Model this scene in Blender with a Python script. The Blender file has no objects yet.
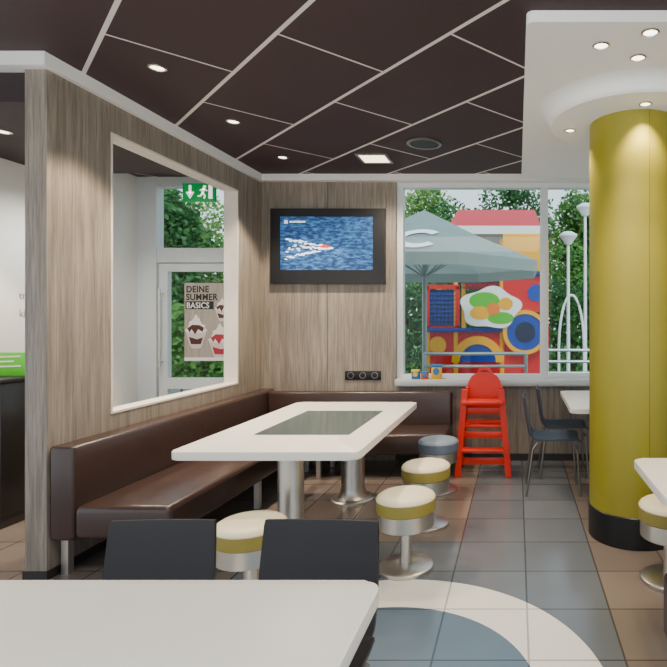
import bpy, bmesh, math, random
from mathutils import Vector, Matrix
random.seed(7)
C = bpy.context.scene.collection
PI = math.pi
F = 550.0; VX = 517.0; VY = 318.0; EYE = 1.45
def W(px, py, Y):            # survey: photo measurement -> position at depth Y
    return ((px - VX) * Y / F, EYE - (py - VY) * Y / F)

# ------------------------------------------------------------------ materials
def lin(h):
    h = h.lstrip('#'); o = []
    for i in (0, 2, 4):
        c = int(h[i:i+2], 16) / 255
        o.append(c / 12.92 if c <= .04045 else ((c + .055) / 1.055) ** 2.4)
    return o
def newmat(name):
    m = bpy.data.materials.new(name); m.use_nodes = True
    nt = m.node_tree; b = nt.nodes['Principled BSDF']
    return m, nt, b
class NB:
    def __init__(s, nt): s.nt = nt
    def m(s, op, a, b=None, c=None):
        n = s.nt.nodes.new('ShaderNodeMath'); n.operation = op
        for i, v in enumerate((a, b, c)):
            if v is None: continue
            if isinstance(v, (int, float)): n.inputs[i].default_value = v
            else: s.nt.links.new(v, n.inputs[i])
        return n.outputs[0]
    def mix(s, f, a, b):
        n = s.nt.nodes.new('ShaderNodeMix'); n.data_type = 'RGBA'
        for idx, v in ((0, f), (6, a), (7, b)):
            if isinstance(v, (int, float)): n.inputs[idx].default_value = v
            elif isinstance(v, (list, tuple)): n.inputs[idx].default_value = (v[0], v[1], v[2], 1)
            else: s.nt.links.new(v, n.inputs[idx])
        return n.outputs[2]
    def noise(s, vec, scale, detail=3, rough=.5):
        n = s.nt.nodes.new('ShaderNodeTexNoise'); n.inputs['Scale'].default_value = scale
        n.inputs['Detail'].default_value = detail; n.inputs['Roughness'].default_value = rough
        s.nt.links.new(vec, n.inputs['Vector']); return n.outputs['Fac']
    def pos(s):
        g = s.nt.nodes.new('ShaderNodeNewGeometry'); return g.outputs['Position']
    def obj(s):
        g = s.nt.nodes.new('ShaderNodeTexCoord'); return g.outputs['Object']
    def xyz(s, v):
        n = s.nt.nodes.new('ShaderNodeSeparateXYZ'); s.nt.links.new(v, n.inputs[0]); return n.outputs
    def scalev(s, v, sc):
        n = s.nt.nodes.new('ShaderNodeMapping'); n.inputs['Scale'].default_value = sc
        s.nt.links.new(v, n.inputs['Vector']); return n.outputs[0]
    def bump(s, h, strength, dist, bsdf):
        n = s.nt.nodes.new('ShaderNodeBump'); n.inputs['Strength'].default_value = strength
        n.inputs['Distance'].default_value = dist
        s.nt.links.new(h, n.inputs['Height']); s.nt.links.new(n.outputs[0], bsdf.inputs['Normal'])
def P(name, col, rough=.5, metal=0, var=.07, scale=9, emit=0, bump=0, bscale=120, coat=0):
    m, nt, b = newmat(name); q = NB(nt); c = lin(col)
    f = q.noise(q.obj(), scale)
    out = q.mix(f, [x * (1 - var) for x in c], [min(1, x * (1 + var)) for x in c])
    nt.links.new(out, b.inputs['Base Color'])
    b.inputs['Roughness'].default_value = rough; b.inputs['Metallic'].default_value = metal
    if coat: b.inputs['Coat Weight'].default_value = coat
    if emit:
        nt.links.new(out, b.inputs['Emission Color']); b.inputs['Emission Strength'].default_value = emit
    if bump: q.bump(q.noise(q.obj(), bscale), bump, .002, b)
    return m
def wood(name, c1, c2, c3):
    m, nt, b = newmat(name); q = NB(nt); p = q.pos()
    n1 = q.noise(q.scalev(p, (14, 14, .8)), 1.6, 5, .65)
    n2 = q.noise(q.scalev(p, (62, 62, 2.4)), 1.3, 5, .7)
    f1 = q.m('MULTIPLY_ADD', n1, 2.8, -.9); f1 = q.m('MINIMUM', q.m('MAXIMUM', f1, 0), 1)
    f2 = q.m('MULTIPLY_ADD', n2, 3.4, -1.4); f2 = q.m('MINIMUM', q.m('MAXIMUM', f2, 0), 1)
    col = q.mix(f1, lin(c1), lin(c2)); col = q.mix(q.m('MULTIPLY', f2, .75), col, lin(c3))
    nt.links.new(col, b.inputs['Base Color']); b.inputs['Roughness'].default_value = .5
    return m
def glass(name, tint='#f7fcfa', refl=.012):
    m, nt, b = newmat(name); nt.nodes.remove(b)
    t = nt.nodes.new('ShaderNodeBsdfTransparent'); t.inputs[0].default_value = (*lin(tint), 1)
    g = nt.nodes.new('ShaderNodeBsdfGlossy'); g.inputs['Roughness'].default_value = .02
    x = nt.nodes.new('ShaderNodeMixShader'); x.inputs[0].default_value = refl
    nt.links.new(t.outputs[0], x.inputs[1]); nt.links.new(g.outputs[0], x.inputs[2])
    nt.links.new(x.outputs[0], nt.nodes['Material Output'].inputs[0]); return m
def floor_mat():
    m, nt, b = newmat('floor_tiles'); q = NB(nt); p = q.pos(); o = q.xyz(p); X, Y = o[0], o[1]
    T = .41
    ux = q.m('DIVIDE', q.m('SUBTRACT', X, .05 - 41), T); uy = q.m('DIVIDE', q.m('SUBTRACT', Y, 2.74 - 41), T)
    fx = q.m('FRACT', ux); fy = q.m('FRACT', uy)
    ex = q.m('ABSOLUTE', q.m('SUBTRACT', fx, .5)); ey = q.m('ABSOLUTE', q.m('SUBTRACT', fy, .5))
    line = q.m('GREATER_THAN', q.m('MAXIMUM', ex, ey), .4885)
    path = q.m('MULTIPLY', q.m('GREATER_THAN', X, -.36), q.m('LESS_THAN', X, .46))
    near = q.m('MULTIPLY', q.m('MULTIPLY', q.m('LESS_THAN', Y, 3.56), q.m('LESS_THAN', X, .46)), q.m('GREATER_THAN', X, -1.6))
    grey = q.m('MAXIMUM', path, near)
    dx = q.m('SUBTRACT', X, -.6); dy = q.m('SUBTRACT', Y, 2.07)
    r = q.m('SQRT', q.m('ADD', q.m('MULTIPLY', dx, dx), q.m('MULTIPLY', dy, dy)))
    ring = q.m('LESS_THAN', r, .98); inner = q.m('LESS_THAN', r, .69)
    wn = nt.nodes.new('ShaderNodeTexWhiteNoise'); wn.noise_dimensions = '2D'
    cv = nt.nodes.new('ShaderNodeCombineXYZ')
    nt.links.new(q.m('FLOOR', ux), cv.inputs[0]); nt.links.new(q.m('FLOOR', uy), cv.inputs[1]); nt.links.new(cv.outputs[0], wn.inputs['Vector'])
    n = q.noise(p, 3, 1, .4)
    v = q.m('ADD', q.m('MULTIPLY', wn.outputs[0], .5), q.m('MULTIPLY', n, .5))
    gcol = q.mix(v, lin('#575b61'), lin('#6c7177'))
    tcol = q.mix(v, lin('#6f635b'), lin('#84776d'))
    col = q.mix(grey, tcol, gcol)
    col = q.mix(ring, col, q.mix(n, lin('#dfdcd2'), lin('#e8e5dc')))
    col = q.mix(inner, col, q.mix(v, lin('#4f6070'), lin('#627484')))
    lc = q.mix(ring, q.mix(grey, lin('#463d38'), lin('#33353a')), lin('#98948a'))
    lc = q.mix(inner, lc, lin('#303c46'))
    col = q.mix(q.m('MULTIPLY', line, .85), col, lc)
    nt.links.new(col, b.inputs['Base Color'])
    b.inputs['Roughness'].default_value = .21
    return m
def ceiling_mat():
    m, nt, b = newmat('dark_ceiling_tiles'); q = NB(nt); p = q.pos(); o = q.xyz(p); X, Y = o[0], o[1]
    T = .885
    va = q.m('DIVIDE', q.m('SUBTRACT', q.m('ADD', X, Y), 2.46 - 88.5), T)
    odd = q.m('MODULO', q.m('FLOOR', va), 2)
    ub = q.m('ADD', q.m('DIVIDE', q.m('SUBTRACT', q.m('SUBTRACT', X, Y), -4.03 - 177), 2*T), q.m('MULTIPLY_ADD', odd, -.5, .5))
    def dist(u): return q.m('SUBTRACT', .5, q.m('ABSOLUTE', q.m('SUBTRACT', q.m('FRACT', u), .5)))
    line = q.m('MAXIMUM', q.m('LESS_THAN', dist(va), .018), q.m('LESS_THAN', dist(ub), .0055))
    n = q.noise(p, 60, 3)
    col = q.mix(n, lin('#312022'), lin('#402b2e'))
    col = q.mix(line, col, lin('#e0d8d3'))
    nt.links.new(col, b.inputs['Base Color']); b.inputs['Roughness'].default_value = .65
    return m
def water_mat():
    m, nt, b = newmat('screen_sea'); q = NB(nt); p = q.pos()
    n = q.noise(q.scalev(p, (14, 1, 46)), 1.2, 3, .6)
    f = q.m('MINIMUM', q.m('MAXIMUM', q.m('MULTIPLY_ADD', n, 3.0, -1.25), 0), 1)
    col = q.mix(f, lin('#0a2a55'), lin('#3f77ad'))
    nt.links.new(col, b.inputs['Base Color']); nt.links.new(col, b.inputs['Emission Color'])
    b.inputs['Emission Strength'].default_value = 1.1; b.inputs['Roughness'].default_value = .4
    return m
def leafmat(name, c1, c2):
    m, nt, b = newmat(name); q = NB(nt); n = q.noise(q.obj(), 3.5, 4)
    col = q.mix(q.m('MINIMUM', q.m('MAXIMUM', q.m('MULTIPLY_ADD', n, 2.5, -.75), 0), 1), lin(c1), lin(c2))
    nt.links.new(col, b.inputs['Base Color']); b.inputs['Roughness'].default_value = .6
    tr = nt.nodes.new('ShaderNodeBsdfTranslucent'); nt.links.new(col, tr.inputs[0])
    x = nt.nodes.new('ShaderNodeMixShader'); x.inputs[0].default_value = .35
    nt.links.new(b.outputs[0], x.inputs[1]); nt.links.new(tr.outputs[0], x.inputs[2])
    nt.links.new(x.outputs[0], nt.nodes['Material Output'].inputs[0]); return m

M = dict(
 floor=floor_mat(), ceil=ceiling_mat(), wood=wood('greige_wood', '#7d7368', '#a09586', '#574e45'),
 jamb=P('pale_jamb', '#dcd3c6', .5), white=P('white_paint', '#f0eeea', .55, var=.02), whitewall=P('white_wall', '#eeece7', .6, var=.02),
 soffit=P('soffit_white', '#f8f6f2', .6, var=.02), darkceil=P('dark_soffit', '#2f2022', .7),
 leather=P('brown_leather', '#3e2e29', .27, var=.12, bump=.2, bscale=160), purple=P('plum_brown_leather', '#3a2730', .35, var=.1), steel=P('brushed_steel', '#cfc9c0', .38, 1, var=.06),
 steel2=P('dark_steel', '#8b8680', .35, 1), table=P('white_laminate', '#eee8dd', .35, var=.02),
 tglass=P('table_screen_glass', '#46595a', .1, var=.05), black=P('black_plastic', '#0e0d0e', .4), blacksat=P('black_plywood', '#211e20', .45, var=.12),
 slate=P('slate_seat', '#353f4b', .55, var=.08),
 yellow=P('mustard_column', '#948a22', .45, var=.04), seam=P('column_seam', '#6f6714', .5), olive=P('olive_vinyl', '#93843a', .45), cream=P('cream_vinyl', '#e8dfbd', .45, var=.03),
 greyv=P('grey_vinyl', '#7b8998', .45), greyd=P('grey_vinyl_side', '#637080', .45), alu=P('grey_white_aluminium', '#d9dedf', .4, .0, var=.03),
 silver=P('silver_sill', '#b9bfc1', .35, .2, var=.03),
 red=P('red_lacquer', '#d7260f', .35), glass=glass('window_glass'), lamp=P('lamp_glow', '#fff1d8', .4, emit=7, var=0), lamp2=P('lamp_panel_glow', '#ffe9c2', .4, emit=4, var=0), lampc=P('chrome_ring', '#d8d4cc', .25, 1),
 sea=water_mat(), foam=P('screen_foam', '#dfeaf4', .4, emit=.9, var=.05), boat=P('screen_boat', '#b8321c', .4, emit=.8),
 green=P('exit_green', '#008a40', .55, emit=.5, var=.02), signwhite=P('sign_white', '#ffffff', .4, emit=1.0, var=.0),
 lime=P('green_board', '#4fb32a', .45, emit=.25), poster=wood('poster_background', '#a89d90', '#beb3a6', '#8f8273'), ink=P('poster_ink', '#151210', .5),
 pwhite=P('poster_cream', '#f6f0e8', .5), pbrown=P('poster_chocolate', '#4a2214', .5), pred=P('poster_berry', '#b3243a', .5), ppink=P('poster_cup', '#dccdc8', .45),
 pave=P('terrace_paving', '#a7a49c', .8, var=.15, scale=2), grass=P('lawn_green', '#4f8030', .9, var=.3, scale=3),
 canopy=leafmat('umbrella_fabric', '#93a29d', '#9daaa5'), canopyw=P('umbrella_white', '#f4f6f4', .7), pole=P('umbrella_pole', '#8b9494', .4, .6),
 pl_red=P('play_red', '#c60a12', .4), pl_blue=P('play_blue', '#123a96', .4), pl_yel=P('play_yellow', '#eba400', .5), pl_dark=P('play_dark', '#0c1838', .6),
 pl_green=P('play_green', '#4fae22', .5), pl_white=P('play_white', '#e8e8e2', .5), pl_orange=P('play_orange', '#e8761a', .5),
 rail=P('galvanised_rail', '#a9b2b4', .4, .7), bark=P('bark', '#5b4a3a', .9, var=.25), lampw=P('lamp_white', '#e9ebe9', .5),
 leaf1=leafmat('leaf_mid', '#2a5c26', '#70a34a'), leaf2=leafmat('leaf_dark', '#1f4828', '#4e8844'), leaf3=leafmat('leaf_pale', '#487c36', '#9cc066'),
 box_y=P('carton_yellow', '#e8b92e', .5), box_b=P('carton_blue', '#2f6fa8', .5), box_r=P('carton_orange', '#c9542a', .5), text=P('wall_text', '#96918d', .6),
 darkglass=P('dark_grille', '#1c1a1b', .5), base=P('skirting_dark', '#2a2523', .5), counter=P('counter_black', '#1a1817', .3),
)
# ------------------------------------------------------------------ mesh helpers
def BM(): return bmesh.new()
def box(bm, x0, x1, y0, y1, z0, z1, bev=0, seg=2):
    t = bmesh.new()
    vs = [t.verts.new(v) for v in ((x0,y0,z0),(x1,y0,z0),(x1,y1,z0),(x0,y1,z0),(x0,y0,z1),(x1,y0,z1),(x1,y1,z1),(x0,y1,z1))]
    for f in ((0,3,2,1),(4,5,6,7),(0,1,5,4),(1,2,6,5),(2,3,7,6),(3,0,4,7)): t.faces.new([vs[i] for i in f])
    if bev: bmesh.ops.bevel(t, geom=list(t.edges), offset=bev, segments=seg, profile=.5, affect='EDGES')
    merge(bm, t); return bm
def merge(bm, t):
    me = bpy.data.meshes.new('tmp'); t.to_mesh(me); t.free(); bm.from_mesh(me); bpy.data.meshes.remove(me)
def lathe(bm, prof, cx=0, cy=0, seg=40):
    rings = []
    for r, z in prof:
        if r < 1e-6: rings.append([bm.verts.new((cx, cy, z))])
        else: rings.append([bm.verts.new((cx + r*math.cos(2*PI*i/seg), cy + r*math.sin(2*PI*i/seg), z)) for i in range(seg)])
    for a, b in zip(rings, rings[1:]):
        for i in range(seg):
            j = (i+1) % seg
            if len(a) == 1 and len(b) == 1: continue
            if len(a) == 1: bm.faces.new((a[0], b[j], b[i]))
            elif len(b) == 1: bm.faces.new((a[i], a[j], b[0]))
            else: bm.faces.new((a[i], a[j], b[j], b[i]))
    return bm
def tube(bm, pts, r, seg=10, r2=None):
    pts = [Vector(p) for p in pts]; rings = []
    n = len(pts)
    for k, p in enumerate(pts):
        d = (pts[min(k+1, n-1)] - pts[max(k-1, 0)]).normalized()
        up = Vector((0,0,1)) if abs(d.z) < .95 else Vector((0,1,0))
        u = d.cross(up).normalized(); v = d.cross(u)
        rr = r if r2 is None else r + (r2 - r) * k / (n - 1)
        rings.append([bm.verts.new(p + rr*(math.cos(2*PI*i/seg)*u + math.sin(2*PI*i/seg)*v)) for i in range(seg)])
    for a, b in zip(rings, rings[1:]):
        for i in range(seg):
            j = (i+1) % seg; bm.faces.new((a[i], a[j], b[j], b[i]))
    bm.faces.new(rings[0]); bm.faces.new(rings[-1][::-1]); return bm
def prism(bm, poly, z0, z1, bev=0):
    t = bmesh.new()
    a = [t.verts.new((x, y, z0)) for x, y in poly]; b = [t.verts.new((x, y, z1)) for x, y in poly]
    t.faces.new(a[::-1]); t.faces.new(b); n = len(poly)
    for i in range(n): t.faces.new((a[i], a[(i+1)%n], b[(i+1)%n], b[i]))
    if bev:
        ed = [e for f in t.faces if len(f.verts) == n for e in f.edges]
        bmesh.ops.bevel(t, geom=list(set(ed)), offset=bev, segments=2, profile=.5, affect='EDGES')
    merge(bm, t); return bm
def rrect(x0, x1, y0, y1, r, k=8):
    out = []
    for cx, cy, a in ((x1-r, y1-r, 0), (x0+r, y1-r, 90), (x0+r, y0+r, 180), (x1-r, y0+r, 270)):
        for i in range(k+1):
            t = math.radians(a + 90*i/k); out.append((cx + r*math.cos(t), cy + r*math.sin(t)))
    return out
def slabxz(bm, poly, y0, y1):            # polygon in x,z given a thickness in y
    a = [bm.verts.new((x, y0, z)) for x, z in poly]; b = [bm.verts.new((x, y1, z)) for x, z in poly]; n = len(poly)
    bm.faces.new(a); bm.faces.new(b[::-1])
    for i in range(n): bm.faces.new((a[i], b[i], b[(i+1)%n], a[(i+1)%n]))
    return bm
def disc(cx, cz, r, rz=None, k=24, a0=0, a1=2*PI): return [(cx + r*math.cos(a0+(a1-a0)*i/k), cz + (rz or r)*math.sin(a0+(a1-a0)*i/k)) for i in range(k if a1-a0 > 6.2 else k+1)]
def barxz(bm, p, q, w, y0, y1):
    d = Vector((q[0]-p[0], q[1]-p[1])).normalized(); n = Vector((-d.y, d.x))*w/2
    return slabxz(bm, [(p[0]+n.x,p[1]+n.y),(p[0]-n.x,p[1]-n.y),(q[0]-n.x,q[1]-n.y),(q[0]+n.x,q[1]+n.y)], y0, y1)
def arcband(bm, cx, cz, r0, r1, a0, a1, y0, y1, k=24):
    o = [(cx+r1*math.cos(a0+(a1-a0)*i/k), cz+r1*math.sin(a0+(a1-a0)*i/k)) for i in range(k+1)]
    i_ = [(cx+r0*math.cos(a0+(a1-a0)*i/k), cz+r0*math.sin(a0+(a1-a0)*i/k)) for i in range(k+1)]
    for j in range(k): slabxz(bm, [o[j], o[j+1], i_[j+1], i_[j]], y0, y1)
    return bm
def mk(name, bm, mat, parent=None, kind=None, world=True, ang=35, label=None):
    bmesh.ops.recalc_face_normals(bm, faces=list(bm.faces))
    if parent is not None and world:
        loc = Vector(parent.location)
        p = parent.parent
        while p is not None: loc += Vector(p.location); p = p.parent
        bmesh.ops.translate(bm, verts=list(bm.verts), vec=-loc)
    for f in bm.faces: f.smooth = True
    me = bpy.data.meshes.new(name); bm.to_mesh(me); bm.free()
    me.set_sharp_from_angle(angle=math.radians(ang)); me.materials.append(mat)
    o = bpy.data.objects.new(name, me); C.objects.link(o)
    if parent is not None: o.parent = parent
    if kind: o['kind'] = kind
    if label: o['label'] = label
    return o
def tag(o, label, cat, group=None):
    o['label'] = label; o['category'] = cat
    if group: o['group'] = group
    return o
def thing(name, loc, label, cat, group=None, rz=0):
    o = bpy.data.objects.new(name, None); C.objects.link(o); o.empty_display_size = .1
    o.location = loc; o.rotation_euler = (0, 0, rz); return tag(o, label, cat, group)
def struct(name, bm, mat, parent=None, **k): return mk(name, bm, mat, parent, kind='structure', **k)
def textmesh(s, size, mat, name, parent, origin, rot=(PI/2,0,0), bold=0.0, ext=.001, sx=1, space=1):
    cu = bpy.data.curves.new('t', 'FONT'); cu.body = s; cu.size = size; cu.extrude = ext; cu.offset = bold; cu.space_character = space
    to = bpy.data.objects.new('t', cu); C.objects.link(to)
    bpy.context.view_layer.update()
    me = bpy.data.meshes.new_from_object(to.evaluated_get(bpy.context.evaluated_depsgraph_get()))
    bpy.data.objects.remove(to)
    R = Matrix.Translation(Vector(origin)) @ Matrix.Rotation(rot[2],4,'Z') @ Matrix.Rotation(rot[0],4,'X') @ Matrix.Diagonal((sx,1,1,1))
    me.transform(R)
    bm = bmesh.new(); bm.from_mesh(me); bpy.data.meshes.remove(me)
    return mk(name, bm, mat, parent)

# ------------------------------------------------------------------ room shell
XW = -2.6; YB = 5.6; ZC = 2.9
struct('floor', box(BM(), -5.2, 3.4, -.6, 5.84, -.1, 0), M['floor'])
struct('ceiling', box(BM(), -5.2, 3.4, -.6, 5.84, ZC, ZC+.1), M['ceil'])
b = BM(); OY0, OY1, OZ0, OZ1 = 3.52, 5.125, .835, 2.64; XP = XW-.12
box(b, XP, XW, 3.04, OY0, 0, ZC); box(b, XP, XW, OY1, YB, 0, ZC); box(b, XP, XW, OY0, OY1, 0, OZ0); box(b, XP, XW, OY0, OY1, OZ1, ZC)
struct('wall_left', b, M['wood'])
b = BM(); e = .014
box(b, XP-.004, XW+.004, OY0, OY1, OZ0, OZ0+e); box(b, XP-.004, XW+.004, OY0, OY1, OZ1-e, OZ1)
box(b, XP-.004, XW+.004, OY0, OY0+e, OZ0+e, OZ1-e); box(b, XP-.004, XW+.004, OY1-e, OY1, OZ0+e, OZ1-e)
struct('trim_1', b, M['jamb'])
XT = -1.235
struct('wall_back', box(BM(), XP, XT, YB, YB+.24, 0, ZC), M['wood'])
b = BM(); box(b, XT, 3.4, YB, YB+.24, 0, .765); box(b, XT, 3.4, YB+.06, YB+.24, 2.84, ZC); box(b, 2.3, 3.4, YB, YB+.24, .765, 2.84)
struct('wall_window', b, M['wood'])
struct('wall_right', box(BM(), 3.4, 3.5, 1.2, 5.84, 0, ZC), M['whitewall'])
struct('wall_far_left', box(BM(), -4.0, -3.9, 3.3, 5.84, 0, ZC), M['whitewall'])
struct('trim_2', box(BM(), XP, XW+.035, 2.985, 5.565, 2.825, ZC), M['white'])
struct('trim_3', box(BM(), -5.2, XP, 2.985, 3.08, 2.825, ZC), M['white'])
struct('trim_4', box(BM(), XW, 3.4, 5.53, 5.66, 2.835, ZC), M['white'])
struct('trim_5', box(BM(), -5.2, XP, 3.08, 4.6, 2.66, ZC), M['darkceil'])
struct('baseboard_left', box(BM(), XP-.008, XW+.008, 3.032, YB, 0, .05), M['base'])
struct('baseboard_back', box(BM(), XT, 2.4, YB-.012, YB, 0, .07), M['base'])
struct('trim_6', box(BM(), -1.932, -1.928, YB-.0015, YB, 0, 2.835), M['base'])
# white dropped ceiling and the round collar above the column
CX, CY, CR = .79, 3.72, .298
struct('ceiling.001', prism(BM(), rrect(.045, 3.4, 2.59, 5.5, .04), 2.845, ZC-.001), M['soffit'])
b = lathe(BM(), [(0,2.846),(.66,2.846),(.625,2.840),(.598,2.828),(.580,2.81),(.571,2.79),(.568,2.765),(.556,2.752),(.54,2.75),(0,2.75)], CX, CY, 72); struct('trim_7', b, M['soffit'])
# window
WY = 5.70
fr = BM(); x0, x1 = -1.235, 2.3; fw = .065
box(fr, x0, x0+fw, WY-.05, WY+.05, .80, 2.84); box(fr, x1-fw, x1, WY-.05, WY+.05, .80, 2.84)
box(fr, x0+fw, x1-fw, WY-.05, WY+.05, 2.79, 2.84); box(fr, x0+fw, x1-fw, WY-.05, WY+.05, .83, .87)
w = struct('window_1', fr, M['alu'])
struct('window_mullion', box(BM(), .24, .32, WY-.05, WY+.05, .87, 2.79, .006), M['alu'], w)
struct('window_mullion', box(BM(), 1.3, 1.38, WY-.05, WY+.05, .87, 2.79, .006), M['alu'], w)
for a, c in ((x0+fw, .24), (.32, 1.3), (1.38, x1-fw)):
    struct('window_pane', box(BM(), a, c, WY-.006, WY+.006, .87, 2.79), M['glass'], w)
struct('window_sill', box(BM(), x0+.01, x1, 5.50, WY-.05, .765, .835, .008), M['silver'], w)
# glazed outside door seen through the opening
DY = 5.70
fr = BM()
box(fr, -3.9, -3.80, DY-.05, DY+.06, 0, ZC); box(fr, -3.80, -3.70, DY-.06, DY+.06, 0, ZC); box(fr, -2.80, XP, DY-.05, DY+.06, 0, ZC)
box(fr, -3.70, -2.80, DY-.05, DY+.06, 2.02, 2.17); box(fr, -3.70, -2.80, DY-.05, DY+.06, 2.80, ZC)
d = struct('door_1', fr, M['alu'])
lf = BM()
box(lf, -3.69, -3.60, DY-.035, DY+.03, .01, 2.01); box(lf, -2.90, -2.81, DY-.035, DY+.03, .01, 2.01)
box(lf, -3.60, -2.90, DY-.035, DY+.03, 1.93, 2.01); box(lf, -3.60, -2.90, DY-.035, DY+.03, .72, .83); box(lf, -3.60, -2.90, DY-.035, DY+.03, .01, .12)
lo = struct('door_leaf', lf, M['alu'], d)
struct('door_glass', box(BM(), -3.60, -2.90, DY-.006, DY+.006, .83, 1.93), M['glass'], lo)
struct('door_glass', box(BM(), -3.60, -2.90, DY-.006, DY+.006, .12, .72), M['glass'], lo)
struct('transom_glass', box(BM(), -3.70, -2.80, DY-.006, DY+.006, 2.17, 2.80), M['glass'], d)
b = tube(BM(), [(-3.645, DY-.10, .95), (-3.645, DY-.10, 1.75)], .014)
for z in (1.0, 1.7): tube(b, [(-3.645, DY-.10, z), (-3.645, DY-.03, z)], .009)
struct('door_handle', b, M['steel'], lo)
b = box(BM(), -3.899, -3.894, 4.86, 4.868, 0, 2.85); struct('trim_8', b, M['alu'])

# ------------------------------------------------------------------ column
t = thing('column', (CX, CY, 0), 'thick round mustard yellow column with black foot ring', 'column')
mk('shaft', lathe(BM(), [(0,.2),(CR,.2),(CR,2.752),(0,2.752)], CX, CY, 72), M['yellow'], t)
mk('foot_ring', lathe(BM(), [(0,0),(CR+.006,0),(CR+.006,.195),(CR-.004,.205),(0,.205)], CX, CY, 72), M['black'], t, label='black foot ring')
sa = -PI/2 + .12; sxc, syc = CX + CR*math.cos(sa), CY + CR*math.sin(sa)
mk('panel_seam', tube(BM(), [(sxc, syc, .21), (sxc, syc, 2.75)], .0022, 6), M['seam'], t)

# ------------------------------------------------------------------ television
t = thing('television', (-1.885, 5.55, 1.79), 'flat television in black frame on the wood wall', 'television')
X0, X1, Z0, Z1 = -2.49, -1.335, 1.795, 2.555; x0, x1, z0, z1 = -2.395, -1.455, 1.935, 2.475
b = BM()
O = [(X0,Z0),(X1,Z0),(X1,Z1),(X0,Z1)]; I = [(x0,z0),(x1,z0),(x1,z1),(x0,z1)]
A = [b.verts.new((x,YB,z)) for x,z in O]; B = [b.verts.new((x,YB-.05,z)) for x,z in O]
B2 = [b.verts.new((x,YB-.05,z)) for x,z in I]; D = [b.verts.new((x,YB-.03,z)) for x,z in I]
for i in range(4):
    j = (i+1)%4
    b.faces.new((A[i],A[j],B[j],B[i])); b.faces.new((B[i],B[j],B2[j],B2[i])); b.faces.new((B2[i],B2[j],D[j],D[i]))
b.faces.new(A); mk('frame', b, M['black'], t)
s = mk('screen', box(BM(), x0, x1, YB-.038, YB-.012, z0, z1), M['sea'], t)
b = BM(); y0, y1 = YB-.0405, YB-.0382
for sg in (-1, 1, 0):                     # broken foam trails spreading away from the boat
    for k in range(26):
        a = k/25
        cx = -1.93 - .40*a + random.uniform(-.01,.01); cz = 2.165 - .015*a + sg*(.012+.085*a) + random.uniform(-.008,.008)*(1+a)
        if sg == 0: cz += random.uniform(-.03,.03)*a
        slabxz(b, disc(cx, cz, .012+.012*random.random(), .003+.006*random.random(), 8), y0, y1)
slabxz(b, disc(-1.94, 2.158, .085, .014, 16), y0, y1)
mk('wake_image', b, M['foam'], s)
b = BM(); slabxz(b, [(-1.99,2.160),(-1.91,2.158),(-1.885,2.172),(-1.93,2.182),(-1.945,2.20),(-1.965,2.20),(-1.97,2.182),(-1.99,2.18)], y0-.002, y0-.0005); mk('boat_image', b, M['boat'], s)
b = BM(); slabxz(b, [(-2.352,2.405),(-2.318,2.405),(-2.318,2.438),(-2.352,2.438)], y0, y1); mk('corner_mark', b, M['foam'], s)
b = BM(); slabxz(b, [(-2.30,2.415),(-2.14,2.415),(-2.14,2.431),(-2.30,2.431)], y0, y1); mk('caption_strip', b, M['foam'], s)

# power outlet strip
t = thing('power_outlet', (-1.6, YB, .87), 'black triple socket strip on the wood wall under the television', 'socket')
mk('cover_plate', box(BM(), -1.75, -1.385, YB-.012, YB, .822, .912, .004), M['black'], t)
for k in range(3):
    cx = -1.69 + k*.122
    b = BM(); arcband(b, cx, .867, .027, .033, 0, 2*PI, YB-.016, YB-.0115); mk('socket', b, M['steel2'], t)

# ------------------------------------------------------------------ banquettes
t = thing('bench', (-2.2, 4.2, 0), 'long brown leather banquette along the wooden partition', 'bench')
mk('backrest', box(BM(), XW+.002, -2.457, 3.045, 5.585, .21, .737, .022, 3), M['leather'], t)
mk('seat', box(BM(), -2.46, -1.92, 3.045, 5.40, .215, .405, .035, 4), M['leather'], t)
for x in (-2.55, -1.98):
    for y in (3.12, 4.2, 5.2): mk('leg', box(BM(), x-.02, x+.02, y-.02, y+.02, 0, .217), M['steel'], t)
t = thing('bench', (-1.4, 5.3, 0), 'short brown leather banquette against back wall below television', 'bench')
mk('backrest', box(BM(), -2.455, -.64, 5.41, 5.495, .21, .725, .025, 3), M['leather'], t)
mk('seat', box(BM(), -1.918, -.635, 4.93, 5.42, .215, .405, .035, 4), M['leather'], t)
for x in (-1.8, -.70):
    for y in (5.0, 5.38): mk('leg', box(BM(), x-.02, x+.02, y-.02, y+.02, 0, .217), M['steel'], t)
t = thing('bench', (1.15, 2.0, 0), 'plum brown upholstered seat at the lower right edge under the white table', 'bench')
mk('seat', box(BM(), .605, 1.75, 1.76, 2.30, .13, .40, .03, 3), M['purple'], t)
mk('backrest', box(BM(), .625, 1.75, 1.63, 1.765, .13, .735, .025, 3), M['purple'], t)
for x in (.72, 1.66):
    for y in (1.7, 2.2): mk('leg', box(BM(), x-.02, x+.02, y-.02, y+.02, 0, .132), M['steel'], t)

# ------------------------------------------------------------------ tables
def pedestal(t, x, y, r, zt, rb=.24, name='pedestal'):
    mk(name, lathe(BM(), [(0,.02),(r*1.35,.02),(r*1.12,.05),(r,.10),(r,zt),(0,zt)], x, y, 36), M['steel'], t)
    mk('base_plate', lathe(BM(), [(0,0),(rb,0),(rb,.012),(rb-.01,.02),(0,.022)], x, y, 40), M['steel'], t)
t = thing('table', (-1.315, 3.78, 0), 'long white table with dark touch screen set into its top', 'table')
mk('tabletop', prism(BM(), rrect(-1.85, -.84, 2.91, 4.65, .05), .695, .74, .006), M['table'], t)
mk('touch_screen', prism(BM(), rrect(-1.60, -1.02, 3.34, 4.2, .01), .738, .7425), M['tglass'], t, label='dark glass touch screen')
pedestal(t, -1.315, 3.2, .072, .696, .2); pedestal(t, -1.315, 4.41, .092, .696, .17)
t = thing('table', (-1.06, 1.12, 0), 'white table in the foreground with two black chairs at it', 'table')
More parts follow.
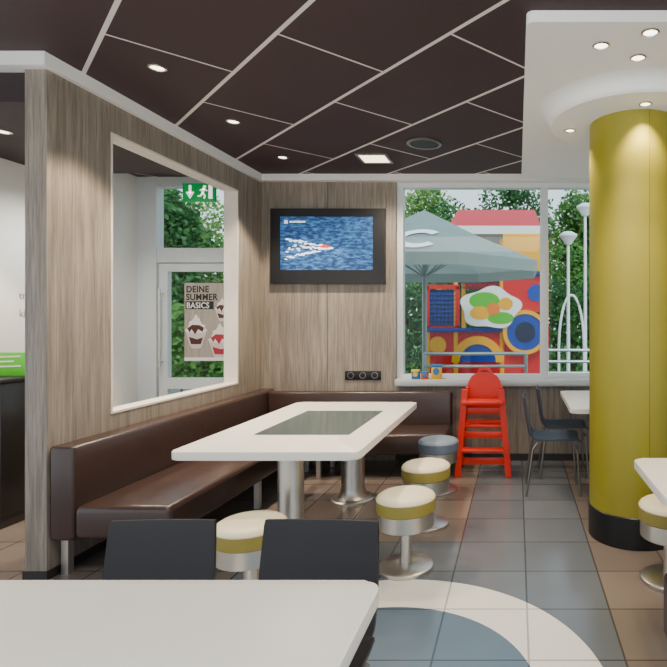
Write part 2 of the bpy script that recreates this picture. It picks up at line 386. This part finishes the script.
mk('tabletop', prism(BM(), rrect(-1.75, -.362, .76, 1.49, .05), .70, .74, .008), M['table'], t)
pedestal(t, -1.4, 1.12, .04, .701); pedestal(t, -.75, 1.12, .04, .701)
t = thing('table', (1.15, 2.48, 0), 'white table end at right edge in front of the yellow column', 'table')
mk('tabletop', prism(BM(), rrect(.585, 1.75, 2.16, 2.79, .05), .70, .74, .008), M['table'], t)
pedestal(t, 1.2, 2.55, .04, .701, .2)
t = thing('table', (1.0, 4.83, 0), 'white table by the window behind the yellow column', 'table')
mk('tabletop', prism(BM(), rrect(.42, 1.65, 4.3, 5.38, .05), .70, .74, .008), M['table'], t)
pedestal(t, 1.05, 4.84, .04, .701)

# ------------------------------------------------------------------ stools
def stool(loc, label, top, side):
    t = thing('stool', loc, label, 'stool'); r = .168
    mk('cushion_side', lathe(BM(), [(0,.335),(r-.008,.335),(r,.342),(r+.002,.375),(r,.408),(0,.408)]), side, t, world=False)
    mk('cushion_top', lathe(BM(), [(0,.405),(r,.405),(r+.002,.412),(r-.004,.424),(r-.022,.436),(r-.06,.441),(0,.443)]), top, t, world=False)
    mk('seat_ring', lathe(BM(), [(0,.245),(r-.018,.245),(r-.006,.252),(r-.006,.336),(0,.336)]), M['steel'], t, world=False)
    mk('pole', lathe(BM(), [(0,.02),(.034,.02),(.034,.247),(0,.247)], seg=28), M['steel'], t, world=False)
    mk('base', lathe(BM(), [(0,0),(.158,0),(.16,.006),(.158,.02),(.15,.026),(.05,.03),(0,.03)]), M['steel'], t, world=False)
    return t
stool((-.644, 3.19, 0), 'round olive and cream stool nearest the aisle beside the long table', M['cream'], M['olive'])
stool((-.637, 3.85, 0), 'round olive and cream stool between grey stool and nearest stool', M['cream'], M['olive'])
stool((-.66, 4.62, 0), 'round grey vinyl stool at the far end of the long table', M['greyv'], M['greyd'])
stool((-1.335, 2.76, 0), 'round cream stool at the near head of the long table', M['cream'], M['olive'])
stool((.845, 3.04, 0), 'round yellow stool at right edge in front of the yellow column', M['cream'], M['olive'])

# ------------------------------------------------------------------ chairs
def shell(bm, pts, w, th):               # side profile (y,z) swept in x with slight dish
    n = len(pts); K = 8; top = []; bot = []
    for i, (y, z, ww) in enumerate(pts):
        a = Vector(pts[min(i+1,n-1)][:2]) - Vector(pts[max(i-1,0)][:2]); a.normalize(); nn = Vector((-a.y, a.x))
        rt, rb = [], []
        for k in range(K+1):
            u = k/K*2-1; dish = .018*u*u
            rt.append(bm.verts.new((u*w*ww/2, y + nn.x*(dish), z + nn.y*dish)))
            rb.append(bm.verts.new((u*w*ww/2, y + nn.x*(dish-th), z + nn.y*(dish-th))))
        top.append(rt); bot.append(rb)
    for i in range(n-1):
        for k in range(K):
            bm.faces.new((top[i][k],top[i][k+1],top[i+1][k+1],top[i+1][k])); bm.faces.new((bot[i][k],bot[i+1][k],bot[i+1][k+1],bot[i][k+1]))
        bm.faces.new((top[i][0],top[i+1][0],bot[i+1][0],bot[i][0])); bm.faces.new((top[i][K],bot[i][K],bot[i+1][K],top[i+1][K]))
    for k in range(K):
        bm.faces.new((top[0][k],bot[0][k],bot[0][k+1],top[0][k+1])); bm.faces.new((top[-1][k],top[-1][k+1],bot[-1][k+1],bot[-1][k]))
    return bm
def chair(loc, rz, label, ms=None, wd=.355):
    ms = ms or M['blacksat']
    t = thing('chair', loc, label, 'chair', rz=rz)
    seat = [(-.22,.435,.9),(-.20,.45,.97),(-.1,.452,1),(.02,.447,1),(.12,.447,.98),(.165,.458,.98)]
    back = [(.165,.458,.98),(.19,.485,1),(.205,.54,1.02),(.22,.64,1.02),(.232,.73,1),(.239,.785,.985),(.242,.80,.97)]
    mk('seat', shell(BM(), seat, wd+.02, .014), ms, t, world=False, ang=50)
    mk('backrest', shell(BM(), back, wd, .014), ms, t, world=False, ang=50)
    for s in (-1, 1):
        mk('leg', tube(BM(), [(s*.14,-.15,.44),(s*.165,-.19,.38),(s*.18,-.215,0)], .010), M['steel2'], t, world=False)
        mk('leg', tube(BM(), [(s*.14,.13,.44),(s*.165,.17,.38),(s*.18,.225,0)], .010), M['steel2'], t, world=False)
    return t
chair((-1.123, 1.53, 0), math.radians(2), 'black shell chair at the foreground table, left of the pair', wd=.335)
chair((-.637, 1.53, 0), math.radians(-3), 'black shell chair at the foreground table, right of the pair', wd=.375)
chair((.30, 4.64, 0), PI/2, 'dark shell chair by the window table, nearer of the pair', M['slate'])
chair((.43, 5.15, 0), PI/2, 'dark shell chair by the window table, closest to the window', M['slate'])

# ------------------------------------------------------------------ red high chair
t = thing('high_chair', (-.31, 5.15, 0), 'red wooden child high chair standing under the window', 'high chair')
hx = -.31
for s in (-1, 1):
    mk('leg', barxz(BM(), (hx+s*.165,.80), (hx+s*.232,0.003), .055, 5.00, 5.035), M['red'], t)
    mk('leg', tube(BM(), [(hx+s*.155,5.17,.80),(hx+s*.235,5.36,0)], .021, 8), M['red'], t)
    b = box(BM(), hx+s*.19-.014, hx+s*.19+.014, 5.03, 5.33, .56, .61, .008); mk('armrest', b, M['red'], t)
b = BM(); box(b, hx-.19, hx+.19, 4.95, 5.13, .665, .70, .01); mk('tray', b, M['red'], t)
mk('seat', box(BM(), hx-.17, hx+.17, 5.03, 5.33, .44, .475, .008), M['red'], t)
for z, hw in ((.60, .17), (.38, .185), (.14, .20)): mk('crossbar', box(BM(), hx-hw, hx+hw, 5.035, 5.06, z-.032, z+.032, .006), M['red'], t)
mk('footrest', box(BM(), hx-.19, hx+.19, 4.96, 5.08, .235, .26, .006), M['red'], t)
hd = [(hx+x, z) for x, z in [(-.15,.60),(.15,.60),(.165,.72),(.155,.84),(.12,.90),(.06,.93),(-.06,.93),(-.12,.90),(-.155,.84),(-.165,.72)]]
b = slabxz(BM(), hd, 5.22, 5.27); mk('backrest', b, M['red'], t)
b = BM(); arcband(b, hx, .91, .05, .075, .1, PI-.1, 5.225, 5.265); mk('handle', b, M['red'], t)

# ------------------------------------------------------------------ cartons on the window sill
def carton(cx, w, h, m1, m2, label):
    zs = .835
    t = thing('carton', (cx, 5.545, zs), label, 'carton')
    mk('box_body', box(BM(), cx-w/2, cx+w/2, 5.51, 5.58, zs, zs+h, .003), m1, t)
    b = BM(); slabxz(b, disc(cx, zs+h*.55, w*.32, h*.25), 5.508, 5.511); mk('printed_panel', b, m2, t)
    b = BM(); box(b, cx-w/2-.002, cx+w/2+.002, 5.509, 5.581, zs+h*.82, zs+h+.004, .002); mk('lid', b, m2, t)
carton(-1.02, .075, .09, M['box_b'], M['box_y'], 'small blue carton with yellow lid at left on the sill')
carton(-.93, .07, .07, M['box_r'], M['box_b'], 'small orange carton with blue lid in middle of the sill row')
carton(-.81, .10, .145, M['box_y'], M['box_b'], 'tall yellow carton with blue lid on the window sill')

# ------------------------------------------------------------------ poster on the door
t = thing('poster', (-3.15, 5.655, 1.4), 'sundae poster reading DEINE SUMMER BASICS on the glass door', 'poster')
px0, px1, pz0, pz1 = -3.42, -2.94, 1.01, 1.81
sh = mk('sheet', box(BM(), px0, px1, 5.656, 5.664, pz0, pz1), M['poster'], t)
for k, s in enumerate(('DEINE', 'SUMMER')):
    textmesh(s, .092, M['ink'], 'lettering', sh, (px0+.018, 5.6545, 1.715 - k*.080), bold=.0022, sx=.88, space=1.06)
bn = mk('word_band', slabxz(BM(), [(px0+.012,1.540),(px0+.30,1.540),(px0+.30,1.622),(px0+.012,1.622)], 5.6540, 5.6562), M['ink'], sh)
textmesh('BASICS', .084, M['pwhite'], 'lettering', bn, (px0+.022, 5.6528, 1.552), bold=.0012, sx=.86, space=1.06)
def sundae(cx, cz, s, sauce):
    y0, y1 = 5.6535, 5.6555
    b = BM(); slabxz(b, [(cx-.035*s,cz-.13*s),(cx+.035*s,cz-.13*s),(cx+.052*s,cz-.10*s),(cx+.085*s,cz+.01*s),(cx-.085*s,cz+.01*s),(cx-.052*s,cz-.10*s)], y0, y1); mk('cup_picture', b, M['ppink'], sh)
    b = BM()
    for i,(w,h,ox) in enumerate(((.09,.02,0),(.072,.05,.006),(.052,.078,-.006),(.03,.102,.004),(.013,.122,0))): slabxz(b, disc(cx+ox*s, cz+h*s, w*s, .026*s), y0-.001-.0003*i, y1-.001)
    mk('cream_picture', b, M['pwhite'], sh)
    b = slabxz(BM(), [(cx-.07*s,cz+.035*s),(cx-.05*s,cz+.0*s),(cx-.035*s,cz+.03*s),(cx-.005*s,cz-.015*s),(cx+.02*s,cz+.03*s),(cx+.055*s,cz+.005*s),(cx+.068*s,cz+.04*s),(cx+.03*s,cz+.062*s),(cx-.03*s,cz+.064*s)], y0-.005, y1-.005)
    mk('sauce_picture', b, sauce, sh)
    b = slabxz(BM(), [(cx-.04*s,cz-.095*s),(cx+.04*s,cz-.095*s),(cx+.058*s,cz-.04*s),(cx+.01*s,cz-.055*s),(cx-.058*s,cz-.035*s)], y0-.002, y1-.001); mk('sauce_picture', b, sauce, sh)
sundae(-3.03, 1.53, .85, M['pbrown'])
sundae(-3.30, 1.30, 1.25, M['pbrown']); sundae(-3.055, 1.20, 1.30, M['pred'])
b = BM(); slabxz(b, [(px0,pz0),(px1,pz0),(px1,pz0+.035),(px0,pz0+.035)], 5.6530, 5.6560); mk('bottom_band', b, M['pwhite'], sh)

# ------------------------------------------------------------------ exit sign
t = thing('exit_sign', (-3.07, 5.3, 2.9), 'green emergency exit sign with arrow and running figure', 'sign')
mk('sign_body', box(BM(), -3.225, -2.915, 5.30, 5.34, 2.575, 2.75, .004), M['green'], t)
mk('hanger', tube(BM(), [(-3.07,5.32,2.75),(-3.07,5.32,2.9)], .008), M['white'], t)
y0, y1 = 5.296, 5.3005; dz = -.025
b = BM(); barxz(b, (-3.15,2.755+dz), (-3.15,2.68+dz), .022, y0, y1); slabxz(b, [(-3.19,2.69+dz),(-3.11,2.69+dz),(-3.15,2.625+dz)], y0, y1); mk('arrow', b, M['signwhite'], t)
b = BM(); slabxz(b, disc(-3.01, 2.74+dz, .014, k=14), y0, y1)
for p, q, w_ in (((-3.015,2.725),(-3.03,2.68),.022), ((-3.03,2.68),(-3.005,2.655),.013), ((-3.005,2.655),(-3.015,2.625),.012), ((-3.03,2.68),(-3.05,2.65),.013), ((-3.05,2.65),(-3.075,2.65),.011),
                ((-3.018,2.72),(-2.985,2.70),.010), ((-3.02,2.72),(-3.055,2.705),.010)): barxz(b, (p[0],p[1]+dz), (q[0],q[1]+dz), w_, y0, y1)
mk('running_figure', b, M['signwhite'], t)
b = BM(); slabxz(b, [(-2.97,2.625+dz),(-2.935,2.625+dz),(-2.935,2.755+dz),(-2.97,2.755+dz)], y0, y1); mk('doorway_symbol', b, M['signwhite'], t)

# ------------------------------------------------------------------ ceiling fittings
def spot(name_loc, energy, col=(1,.84,.64), size=2.2, rad=.05, blend=.6, tilt=(0,0,0)):
    l = bpy.data.lights.new('spot_lamp', 'SPOT'); l.energy = energy; l.color = col; l.spot_size = size; l.spot_blend = blend; l.shadow_soft_size = rad
    o = bpy.data.objects.new('spot_lamp', l); C.objects.link(o); o.location = name_loc; o.rotation_euler = tilt; return o
def downlight(x, y, z, r, label):
    t = thing('downlight', (x, y, z), label, 'ceiling light')
    mk('ring', lathe(BM(), [(r*.72,-.001),(r,-.001),(r,-.006),(r*.8,-.010),(r*.72,-.004),(r*.72,-.001)], seg=28), M['lampc'], t, world=False)
    mk('lamp', lathe(BM(), [(0,-.001),(r*.72,-.001),(r*.72,-.003),(r*.4,-.005),(0,-.006)], seg=24), M['lamp'], t, world=False)
DL = [(-2.08,3.18,ZC,.05,'small round ceiling spotlight nearest the wooden post'), (-2.09,4.05,ZC,.05,'small round ceiling spotlight above the middle of the partition'),
      (-2.11,4.95,ZC,.05,'small round ceiling spotlight near the corner above the television'),
      (.43,2.81,2.845,.045,'spotlight in white dropped ceiling, left of the front three'), (.647,2.94,2.845,.045,'spotlight in white dropped ceiling, nearest the collar front'),
      (.65,2.68,2.845,.045,'spotlight in white dropped ceiling, closest to its front edge'),
      (.366,3.80,2.75,.04,'spotlight in round collar, left of the yellow column'), (.778,3.33,2.75,.04,'spotlight in round collar, in front of the yellow column'),
      (-3.33,3.56,2.66,.05,'small spotlight in dark ceiling left of the wooden post')]
for x, y, z, r, lb in DL:
    downlight(x, y, z, r, lb); spot((x, y, z-.03), 150 if x < -1 else 44, col=(1,.82,.61), size=1.65, blend=.3)
t = thing('ceiling_lamp', (-1.29, 4.98, ZC), 'bright square recessed ceiling lamp in front of television', 'ceiling light')
b = BM(); box(b, -.14,.14,-.14,-.115,-.012,-.001); box(b, -.14,.14,.115,.14,-.012,-.001); box(b, -.14,-.115,-.115,.115,-.012,-.001); box(b, .115,.14,-.115,.115,-.012,-.001)
mk('frame', b, M['lampc'], t, world=False); mk('diffuser', box(BM(), -.115,.115,-.115,.115,-.008,-.001), M['lamp2'], t, world=False)
spot((-1.29, 4.98, ZC-.04), 130, rad=.1, size=2.5, col=(1,.84,.64))
t = thing('ceiling_speaker', (-.77, 4.557, ZC), 'round dark loudspeaker grille in the ceiling', 'speaker')
mk('rim', lathe(BM(), [(.12,-.001),(.145,-.001),(.145,-.01),(.12,-.014),(.12,-.001)]), M['steel2'], t, world=False)
mk('grille', lathe(BM(), [(0,-.001),(.12,-.001),(.12,-.008),(0,-.01)]), M['darkglass'], t, world=False)
t = thing('security_camera', (-3.1, 4.75, ZC), 'dark dome security camera on the entrance ceiling', 'camera')
mk('mount', lathe(BM(), [(0,0),(.065,0),(.065,-.03),(0,-.03)]), M['steel2'], t, world=False)
mk('dome', lathe(BM(), [(.052,-.03),(.05,-.05),(.038,-.07),(.02,-.082),(0,-.085)]), M['black'], t, world=False)

# ------------------------------------------------------------------ left strip: counter, green board, wall lettering
t = thing('counter', (-3.73, 3.95, 0), 'black service counter at left edge against white wall', 'counter')
mk('body', box(BM(), -3.895, -3.52, 3.75, 4.3, .08, 1.0, .006), M['counter'], t)
mk('plinth', box(BM(), -3.88, -3.54, 3.77, 4.28, 0, .081), M['base'], t)
mk('worktop', box(BM(), -3.897, -3.50, 3.73, 4.32, 1.0, 1.03, .006), M['black'], t)
mk('door', box(BM(), -3.86, -3.56, 3.738, 3.751, .12, .92, .004), M['blacksat'], t)
b = BM(); box(b, -3.88, -3.53, 3.99, 4.01, 1.03, 1.20, .003)
t = thing('notice_board', (-3.7, 4.0, 1.03), 'bright green notice standing on the black counter', 'sign')
mk('board', b, M['lime'], t)
for k in range(3):
    b = barxz(BM(), (-3.85, 1.165-.035*k), (-3.60-.05*(k%2), 1.172-.035*k), .010, 3.9875, 3.9905); mk('print_line', b, M['pwhite'], t)
t = thing('wall_lettering', (-3.899, 4.3, 1.6), 'small grey lettering on the white wall left of post', 'lettering')
textmesh('tr', .085, M['text'], 'letters', t, (-3.898, 4.305, 1.60), rot=(PI/2,0,PI/2)); textmesh('ki', .085, M['text'], 'letters', t, (-3.898, 4.305, 1.46), rot=(PI/2,0,PI/2))

# ------------------------------------------------------------------ outside
struct('ground', box(BM(), -16, 12, 5.84, 34, -.14, -.03), M['pave'])
o = mk('ground', box(BM(), -16, 12, 12.4, 34, -.03, .0), M['grass'], kind='structure')
# umbrella
ux, uy = -1.43, 8.5
t = thing('parasol', (ux, uy, -.03), 'large grey green parasol on the terrace outside the window', 'parasol')
ZA, ZM, ZR, ZL = 3.12, 2.66, 2.27, 2.11
b = BM(); K = 8; ap = b.verts.new((ux, uy, ZA)); Rm = 1.85
def ringv(r, z): return [b.verts.new((ux+r*math.cos(2*PI*(i+.5)/K), uy+r*math.sin(2*PI*(i+.5)/K), z)) for i in range(K)]
rim = ringv(Rm, ZR); mid = ringv(Rm/2, ZM); low = ringv(Rm*1.005, ZL)
for i in range(K):
    j = (i+1)%K; b.faces.new((ap, mid[i], mid[j])); b.faces.new((mid[i], rim[i], rim[j], mid[j])); b.faces.new((rim[i], low[i], low[j], rim[j]))
cn = mk('canopy', b, M['canopy'], t, ang=8)
mk('pole', tube(BM(), [(ux,uy,-.03),(ux,uy,3.1)], .04), M['pole'], t)
mk('base_plate', lathe(BM(), [(0,-.03),(.4,-.03),(.4,.05),(0,.05)], ux, uy, 32), M['rail'], t)
for i in range(K):
    a = 2*PI*(i+.5)/K; mk('rib', tube(BM(), [(ux+.04*math.cos(a),uy+.04*math.sin(a),2.1),(ux+.9*math.cos(a),uy+.9*math.sin(a),ZM-.04)], .012, 6), M['pole'], t)
b = BM(); ap_ = math.cos(PI/8)
def pt(r, a): # lies on the front facet of the canopy
    u = r*math.cos(a)*.95; yy = -1.22 + r*math.sin(a)*1.15; d_ = abs(yy)/ap_; h = Rm/2
    zz = ZA - ((ZA-ZM)*d_/h if d_ < h else (ZA-ZM) + (ZM-ZR)*(d_-h)/h)
    return (ux+u+.13, uy+yy-.012, zz+.016)
ga = [math.radians(40+280*i/24) for i in range(25)]
vi = [b.verts.new(pt(.20,a)) for a in ga]; vo = [b.verts.new(pt(.33,a)) for a in ga]
for i in range(24): b.faces.new([vi[i], vo[i], vo[i+1], vi[i+1]])
mk('emblem', b, M['canopyw'], cn, label='white crescent emblem')
# play structure
PY = 11.0
t = thing('play_tower', (-.7, PY+.8, 0), 'red blue and yellow playground climbing tower outside window', 'playground')
def pb(px0_, px1_, py0_, py1_, y0, y1, bev=0):
    xa, za = W(px0_, py1_, PY); xb, zb = W(px1_, py0_, PY); return box(BM(), xa, xb, y0, y1, za, zb, bev)
def net(a0, a1, b0, b1, y, nx, nz, mat):
    b = BM()
    for k in range(nx+1):
        x, za = W(a0+(a1-a0)*k/nx, b1, PY); _, zb2 = W(a0, b0, PY); tube(b, [(x,y,za),(x,y,zb2)], .009, 5)
    for k in range(nz+1):
        xa, z = W(a0, b0+(b1-b0)*k/nz, PY); xb, _ = W(a1, b0, PY); tube(b, [(xa,y,z),(xb,y,z)], .009, 5)
    mk('net', b, mat, t)
for px in (428, 456, 502, 546):
    for yy in (PY, PY+1.6):
        x, zt = W(px, 240 if px > 440 else 285, PY)
        mk('post', tube(BM(), [(x,yy,-.03),(x,yy,zt)], .05), M['pl_yel'], t)
b = BM(); xa, zb_ = W(449, 228, PY); xb, zt_ = W(541, 207, PY); ym = PY+.8
vs = [b.verts.new(v) for v in ((xa,PY-.15,zb_),(xb,PY-.15,zb_),(xb,PY+1.75,zb_),(xa,PY+1.75,zb_),(xa+.1,ym,zt_+.1),(xb-.1,ym,zt_+.1))]
for f in ((0,1,5,4),(2,3,4,5),(1,2,5),(3,0,4),(0,3,2,1)): b.faces.new([vs[i] for i in f])
mk('roof', b, M['pl_red'], t)
mk('roof_band', pb(449, 541, 227, 235, PY-.15, PY+1.75), M['pl_white'], t)
mk('yellow_panel', pb(503, 541, 235, 272, PY-.17, PY-.11, .01), M['pl_yel'], t)
mk('red_panel', pb(458, 502, 252, 285, PY+1.5, PY+1.54), M['pl_red'], t)
net(458, 502, 252, 288, PY-.02, 9, 7, M['pl_dark'])
mk('red_panel', pb(503, 548, 276, 312, PY-.05, PY-.01), M['pl_red'], t)
cx, cz = W(536, 293, PY); mk('porthole', slabxz(BM(), disc(cx, cz, .17), PY-.07, PY-.051), M['pl_blue'], t)
mk('blue_panel', pb(426, 458, 290, 327, PY-.03, PY+.01), M['pl_blue'], t)
b = BM()
for px_ in (426, 456): xa, za = W(px_, 328, PY); xb, zb2 = W(px_+4, 287, PY); box(b, xa, xb, PY-.08, PY-.031, za, zb2)
for py_ in (285, 326): xa, za = W(426, py_+4, PY); xb, zb2 = W(460, py_, PY); box(b, xa, xb, PY-.08, PY-.031, za, zb2)
mk('red_frame', b, M['pl_red'], t)
net(430, 456, 291, 326, PY-.045, 7, 8, M['pl_dark'])
for py_ in (274, 330):
    xa, z = W(428, py_, PY); xb, _ = W(547, py_, PY); mk('crossbar', tube(BM(), [(xa,PY-.09,z),(xb,PY-.09,z)], .045, 10), M['pl_blue'], t)
cx, cz = W(491, 308, PY)
pl = []
for i in range(48):
    a = 2*PI*i/48; r = 1 + .09*math.sin(5*a+.6); pl.append((cx + .58*r*math.cos(a), cz + .40*r*math.sin(a)))
sg = mk('picture_sign', slabxz(BM(), pl, PY-.22, PY-.16), M['pl_white'], t)
mk('green_patch', slabxz(BM(), disc(cx-.12, cz+.14, .30, .17), PY-.225, PY-.219), M['pl_green'], sg)
mk('green_patch', slabxz(BM(), disc(cx+.2, cz-.2, .26, .12), PY-.225, PY-.219), M['pl_green'], sg)
mk('yellow_patch', slabxz(BM(), disc(cx-.2, cz-.1, .2, .13), PY-.23, PY-.224), M['pl_yel'], sg)
mk('yellow_patch', slabxz(BM(), disc(cx+.3, cz+.08, .14, .12), PY-.23, PY-.224), M['pl_yel'], sg)
mk('orange_patch', slabxz(BM(), disc(cx+.06, cz-.02, .13, .12), PY-.235, PY-.229), M['pl_orange'], sg)
mk('lower_panel', pb(427, 549, 328, 376, PY-.02, PY+.02), M['pl_red'], t)
cx, cz = W(525, 332, PY)
mk('tunnel_disc', slabxz(BM(), disc(cx, cz, .37, k=36), PY-.16, PY-.03), M['pl_blue'], t)
b = BM(); arcband(b, cx, cz, .36, .44, 0, 2*PI, PY-.18, PY-.03, 36); mk('tunnel_rim', b, M['pl_yel'], t)
mk('tunnel_hole', slabxz(BM(), disc(cx, cz, .2, k=30), PY-.175, PY-.161), M['pl_dark'], t)
cx, cz = W(478, 362, PY)
b = BM(); arcband(b, cx, cz, .36, .52, 0, PI, PY-.07, PY-.021, 28); mk('arch', b, M['pl_yel'], t)
mk('arch_hole', slabxz(BM(), disc(cx, cz, .36, k=28, a1=PI), PY-.045, PY-.0205), M['pl_blue'], t)
cx, cz = W(438, 345, PY); mk('round_hole', slabxz(BM(), disc(cx, cz, .17), PY-.05, PY-.021), M['pl_yel'], t)
mk('deck', box(BM(), -1.75, .6, PY+.03, PY+1.6, .55, .62), M['pl_blue'], t)
# railings
def railing(xa, xb, y, label):
    t = thing('railing', ((xa+xb)/2, y, -.03), label, 'railing')
    n = max(2, int((xb-xa)/.7)+1)
    for i in range(n): x = xa+(xb-xa)*i/(n-1); mk('post', tube(BM(), [(x,y,-.03),(x,y,.97)], .025, 8), M['rail'], t)
    for z in (.97, .80, .63, .46): mk('rail', tube(BM(), [(xa,y,z),(xb,y,z)], .022, 8), M['rail'], t)
railing(-1.25, .12, 7.4, 'grey metal terrace railing in front of play tower')
railing(.45, 2.4, 8.2, 'grey metal terrace railing below the white lamp posts')
# white lamp posts and hoop
def lamppost(x, y, h, label):
    t = thing('lamp_post', (x, y, -.03), label, 'street lamp')
    mk('pole', tube(BM(), [(x,y,-.03),(x,y,h)], .042, 12, .03), M['lampw'], t)
    mk('lamp_head', lathe(BM(), [(0,h-.02),(.07,h),(.13,h+.10),(.19,h+.17),(.19,h+.21),(.08,h+.27),(0,h+.28)], x, y, 24), M['lampw'], t)
lamppost(1.08, 11.6, 3.0, 'shorter white lamp post outside the right window pane'); lamppost(1.5, 12.1, 3.7, 'taller white lamp post outside beside the yellow column')
t = thing('climbing_hoop', (.95, 9.6, -.03), 'white tube hoop standing outside below lamp posts', 'playground')
mk('hoop', tube(BM(), [(.95-.22*math.cos(PI*i/20), 9.6, .9+.95*math.sin(PI*i/20)) for i in range(21)], .022, 10), M['lampw'], t)
for s in (-1,1): mk('leg', tube(BM(), [(.95+s*.22,9.6,-.03),(.95+s*.22,9.6,.91)], .022, 10), M['lampw'], t)
# trees
def tree(x, y, h, rad, lm, label, dens=1500, low=.2):
    t = thing('tree', (x, y, 0), label, 'tree')
    tr = BM(); tube(tr, [(x,y,0),(x+.08,y,h*.35),(x,y+.1,h*.7)], .14, 10, .05)
    for k in range(4):
        a = k*1.7; tube(tr, [(x+.05,y,h*(.35+.06*k)),(x+rad*.6*math.cos(a),y+rad*.6*math.sin(a),h*(.6+.06*k))], .05, 7, .02)
    mk('trunk', tr, M['bark'], t)
    b = BM(); blobs = []; NBL = 14
    for k in range(NBL):
        a = random.uniform(0, 2*PI); rr = rad*random.uniform(0, .62); zz = h*(low+.1+(.78-low)*k/NBL)
        blobs.append((x+rr*math.cos(a), y+rr*math.sin(a), zz, rad*random.uniform(.42,.62)))
    for (bx, by, bz, br) in blobs:
        for i in range(dens//NBL):
            v = Vector((random.gauss(0,1), random.gauss(0,1), random.gauss(0,1))).normalized()*br*random.uniform(.45,1.08)
            c = Vector((bx, by, bz)) + Vector((v.x, v.y, v.z*1.0))
            u = Vector((random.gauss(0,1), random.gauss(0,1), random.gauss(0,1))).normalized(); w_ = u.orthogonal().normalized(); s = random.uniform(.045,.10)
            b.faces.new([b.verts.new(c+u*s), b.verts.new(c+w_*s*.55), b.verts.new(c-u*s), b.verts.new(c-w_*s*.55)])
    mk('crown', b, lm, t)
TR = [(-4.5,15.2,5.2,1.1,'leaf1','leafy mid green tree left of the parasol outside'), (-1.5,15.2,4.9,1.1,'leaf2','dark green tree behind the parasol canopy'),
      (1.5,15.2,5.4,1.1,'leaf1','green tree directly behind the two white lamp posts'), (4.5,15.2,5.0,1.1,'leaf3','pale green tree outside beside the yellow column'),
      (-3.0,18.4,6.6,1.2,'leaf3','pale tall tree far behind the parasol'), (.1,18.4,6.8,1.2,'leaf2','tall dark tree rising behind the red tower roof'), (3.2,18.4,6.4,1.2,'leaf2','tall dark tree furthest right outside the window'),
      (-8.6,13.6,5.0,1.2,'leaf2','dark tree outside the glass door, nearest the door'), (-7.0,17.2,5.6,1.2,'leaf1','green tree further back outside the glass door'), (-10.6,17.2,6.2,1.2,'leaf3','pale tree far behind the glass door')]
for x, y, h, r, lm, lb in TR: tree(x, y, h, r, M[lm], lb, 6500)
def hedge(x0, x1, y, h, lm, label, per=1300, k=1.0):
    t = thing('hedge', ((x0+x1)/2, y, 0), label, 'hedge'); b = BM()
    for i in range(int(per*(x1-x0))):
        x = random.uniform(x0,x1)
        c = Vector((x, y+random.uniform(-.3,.3)*k, random.uniform(0.02,1)*h*random.uniform(.85,1.05)*(1+.06*k*math.sin(1.7*x)) + .16*k))
        u = Vector((random.gauss(0,1), random.gauss(0,1), random.gauss(0,1))).normalized(); w_ = u.orthogonal().normalized(); s = random.uniform(.04,.085)*k
        b.faces.new([b.verts.new(c+u*s), b.verts.new(c+w_*s*.6), b.verts.new(c-u*s), b.verts.new(c-w_*s*.6)])
    mk('foliage', b, lm, t)
    b = BM()
    for i in range(int((x1-x0)/.4)): tube(b, [(x0+.2+i*.4,y,0),(x0+.2+i*.4,y,h*.7)], .02, 6)
    mk('stem', b, M['bark'], t)
hedge(-3.6, 3.2, 13.3, 2.1, M['leaf2'], 'dark clipped hedge beyond the play tower')
hedge(-8.6, -4.4, 10.5, 1.5, M['leaf1'], 'green hedge outside the glass door')
hedge(-14.5, 7.0, 21.6, 4.8, M['leaf1'], 'tall green hedge far behind all the trees', per=1100, k=2.0)

# ------------------------------------------------------------------ light
wd = bpy.data.worlds.new('sky'); bpy.context.scene.world = wd; wd.use_nodes = True
nt = wd.node_tree; bg = nt.nodes['Background']; q = NB(nt)
tc = nt.nodes.new('ShaderNodeTexCoord'); z = q.xyz(tc.outputs['Generated'])[2]
f = q.m('MINIMUM', q.m('MAXIMUM', q.m('MULTIPLY', z, 1.4), 0), 1)
nt.links.new(q.mix(f, lin('#e8f1f7'), lin('#b6d2ee')), bg.inputs[0]); bg.inputs[1].default_value = 1.9
def area(loc, tilt, sx, sy, energy, col):
    l = bpy.data.lights.new('fill_lamp', 'AREA'); l.shape = 'RECTANGLE'; l.size = sx; l.size_y = sy; l.energy = energy; l.color = col
    o = bpy.data.objects.new('fill_lamp', l); C.objects.link(o); o.location = loc; o.rotation_euler = tilt
area((-.9, 1.5, 2.86), (math.radians(25),0,0), 2.6, .8, 58, (1,.93,.84))  # unseen fill light under the near ceiling, added to brighten the room
spot((-3.3, 4.35, 2.6), 90, col=(1,.95,.87), size=2.7, rad=.12, blend=.8)  # unseen fill spot added to brighten the entrance; it has no fitting
sn = bpy.data.lights.new('sun', 'SUN'); sn.energy = 2.8; sn.angle = .3; so = bpy.data.objects.new('sun', sn); C.objects.link(so); so.rotation_euler = (math.radians(38), math.radians(18), 0)

# ------------------------------------------------------------------ camera
cam = bpy.data.cameras.new('camera'); co = bpy.data.objects.new('camera', cam); C.objects.link(co)
co.location = (0, 0, EYE); co.rotation_euler = (PI/2, 0, 0)
cam.sensor_width = 36; cam.lens = F/667*36; cam.shift_x = -(VX-333.5)/667; cam.shift_y = -(333.5-VY)/667
cam.clip_start = .05
bpy.context.scene.camera = co
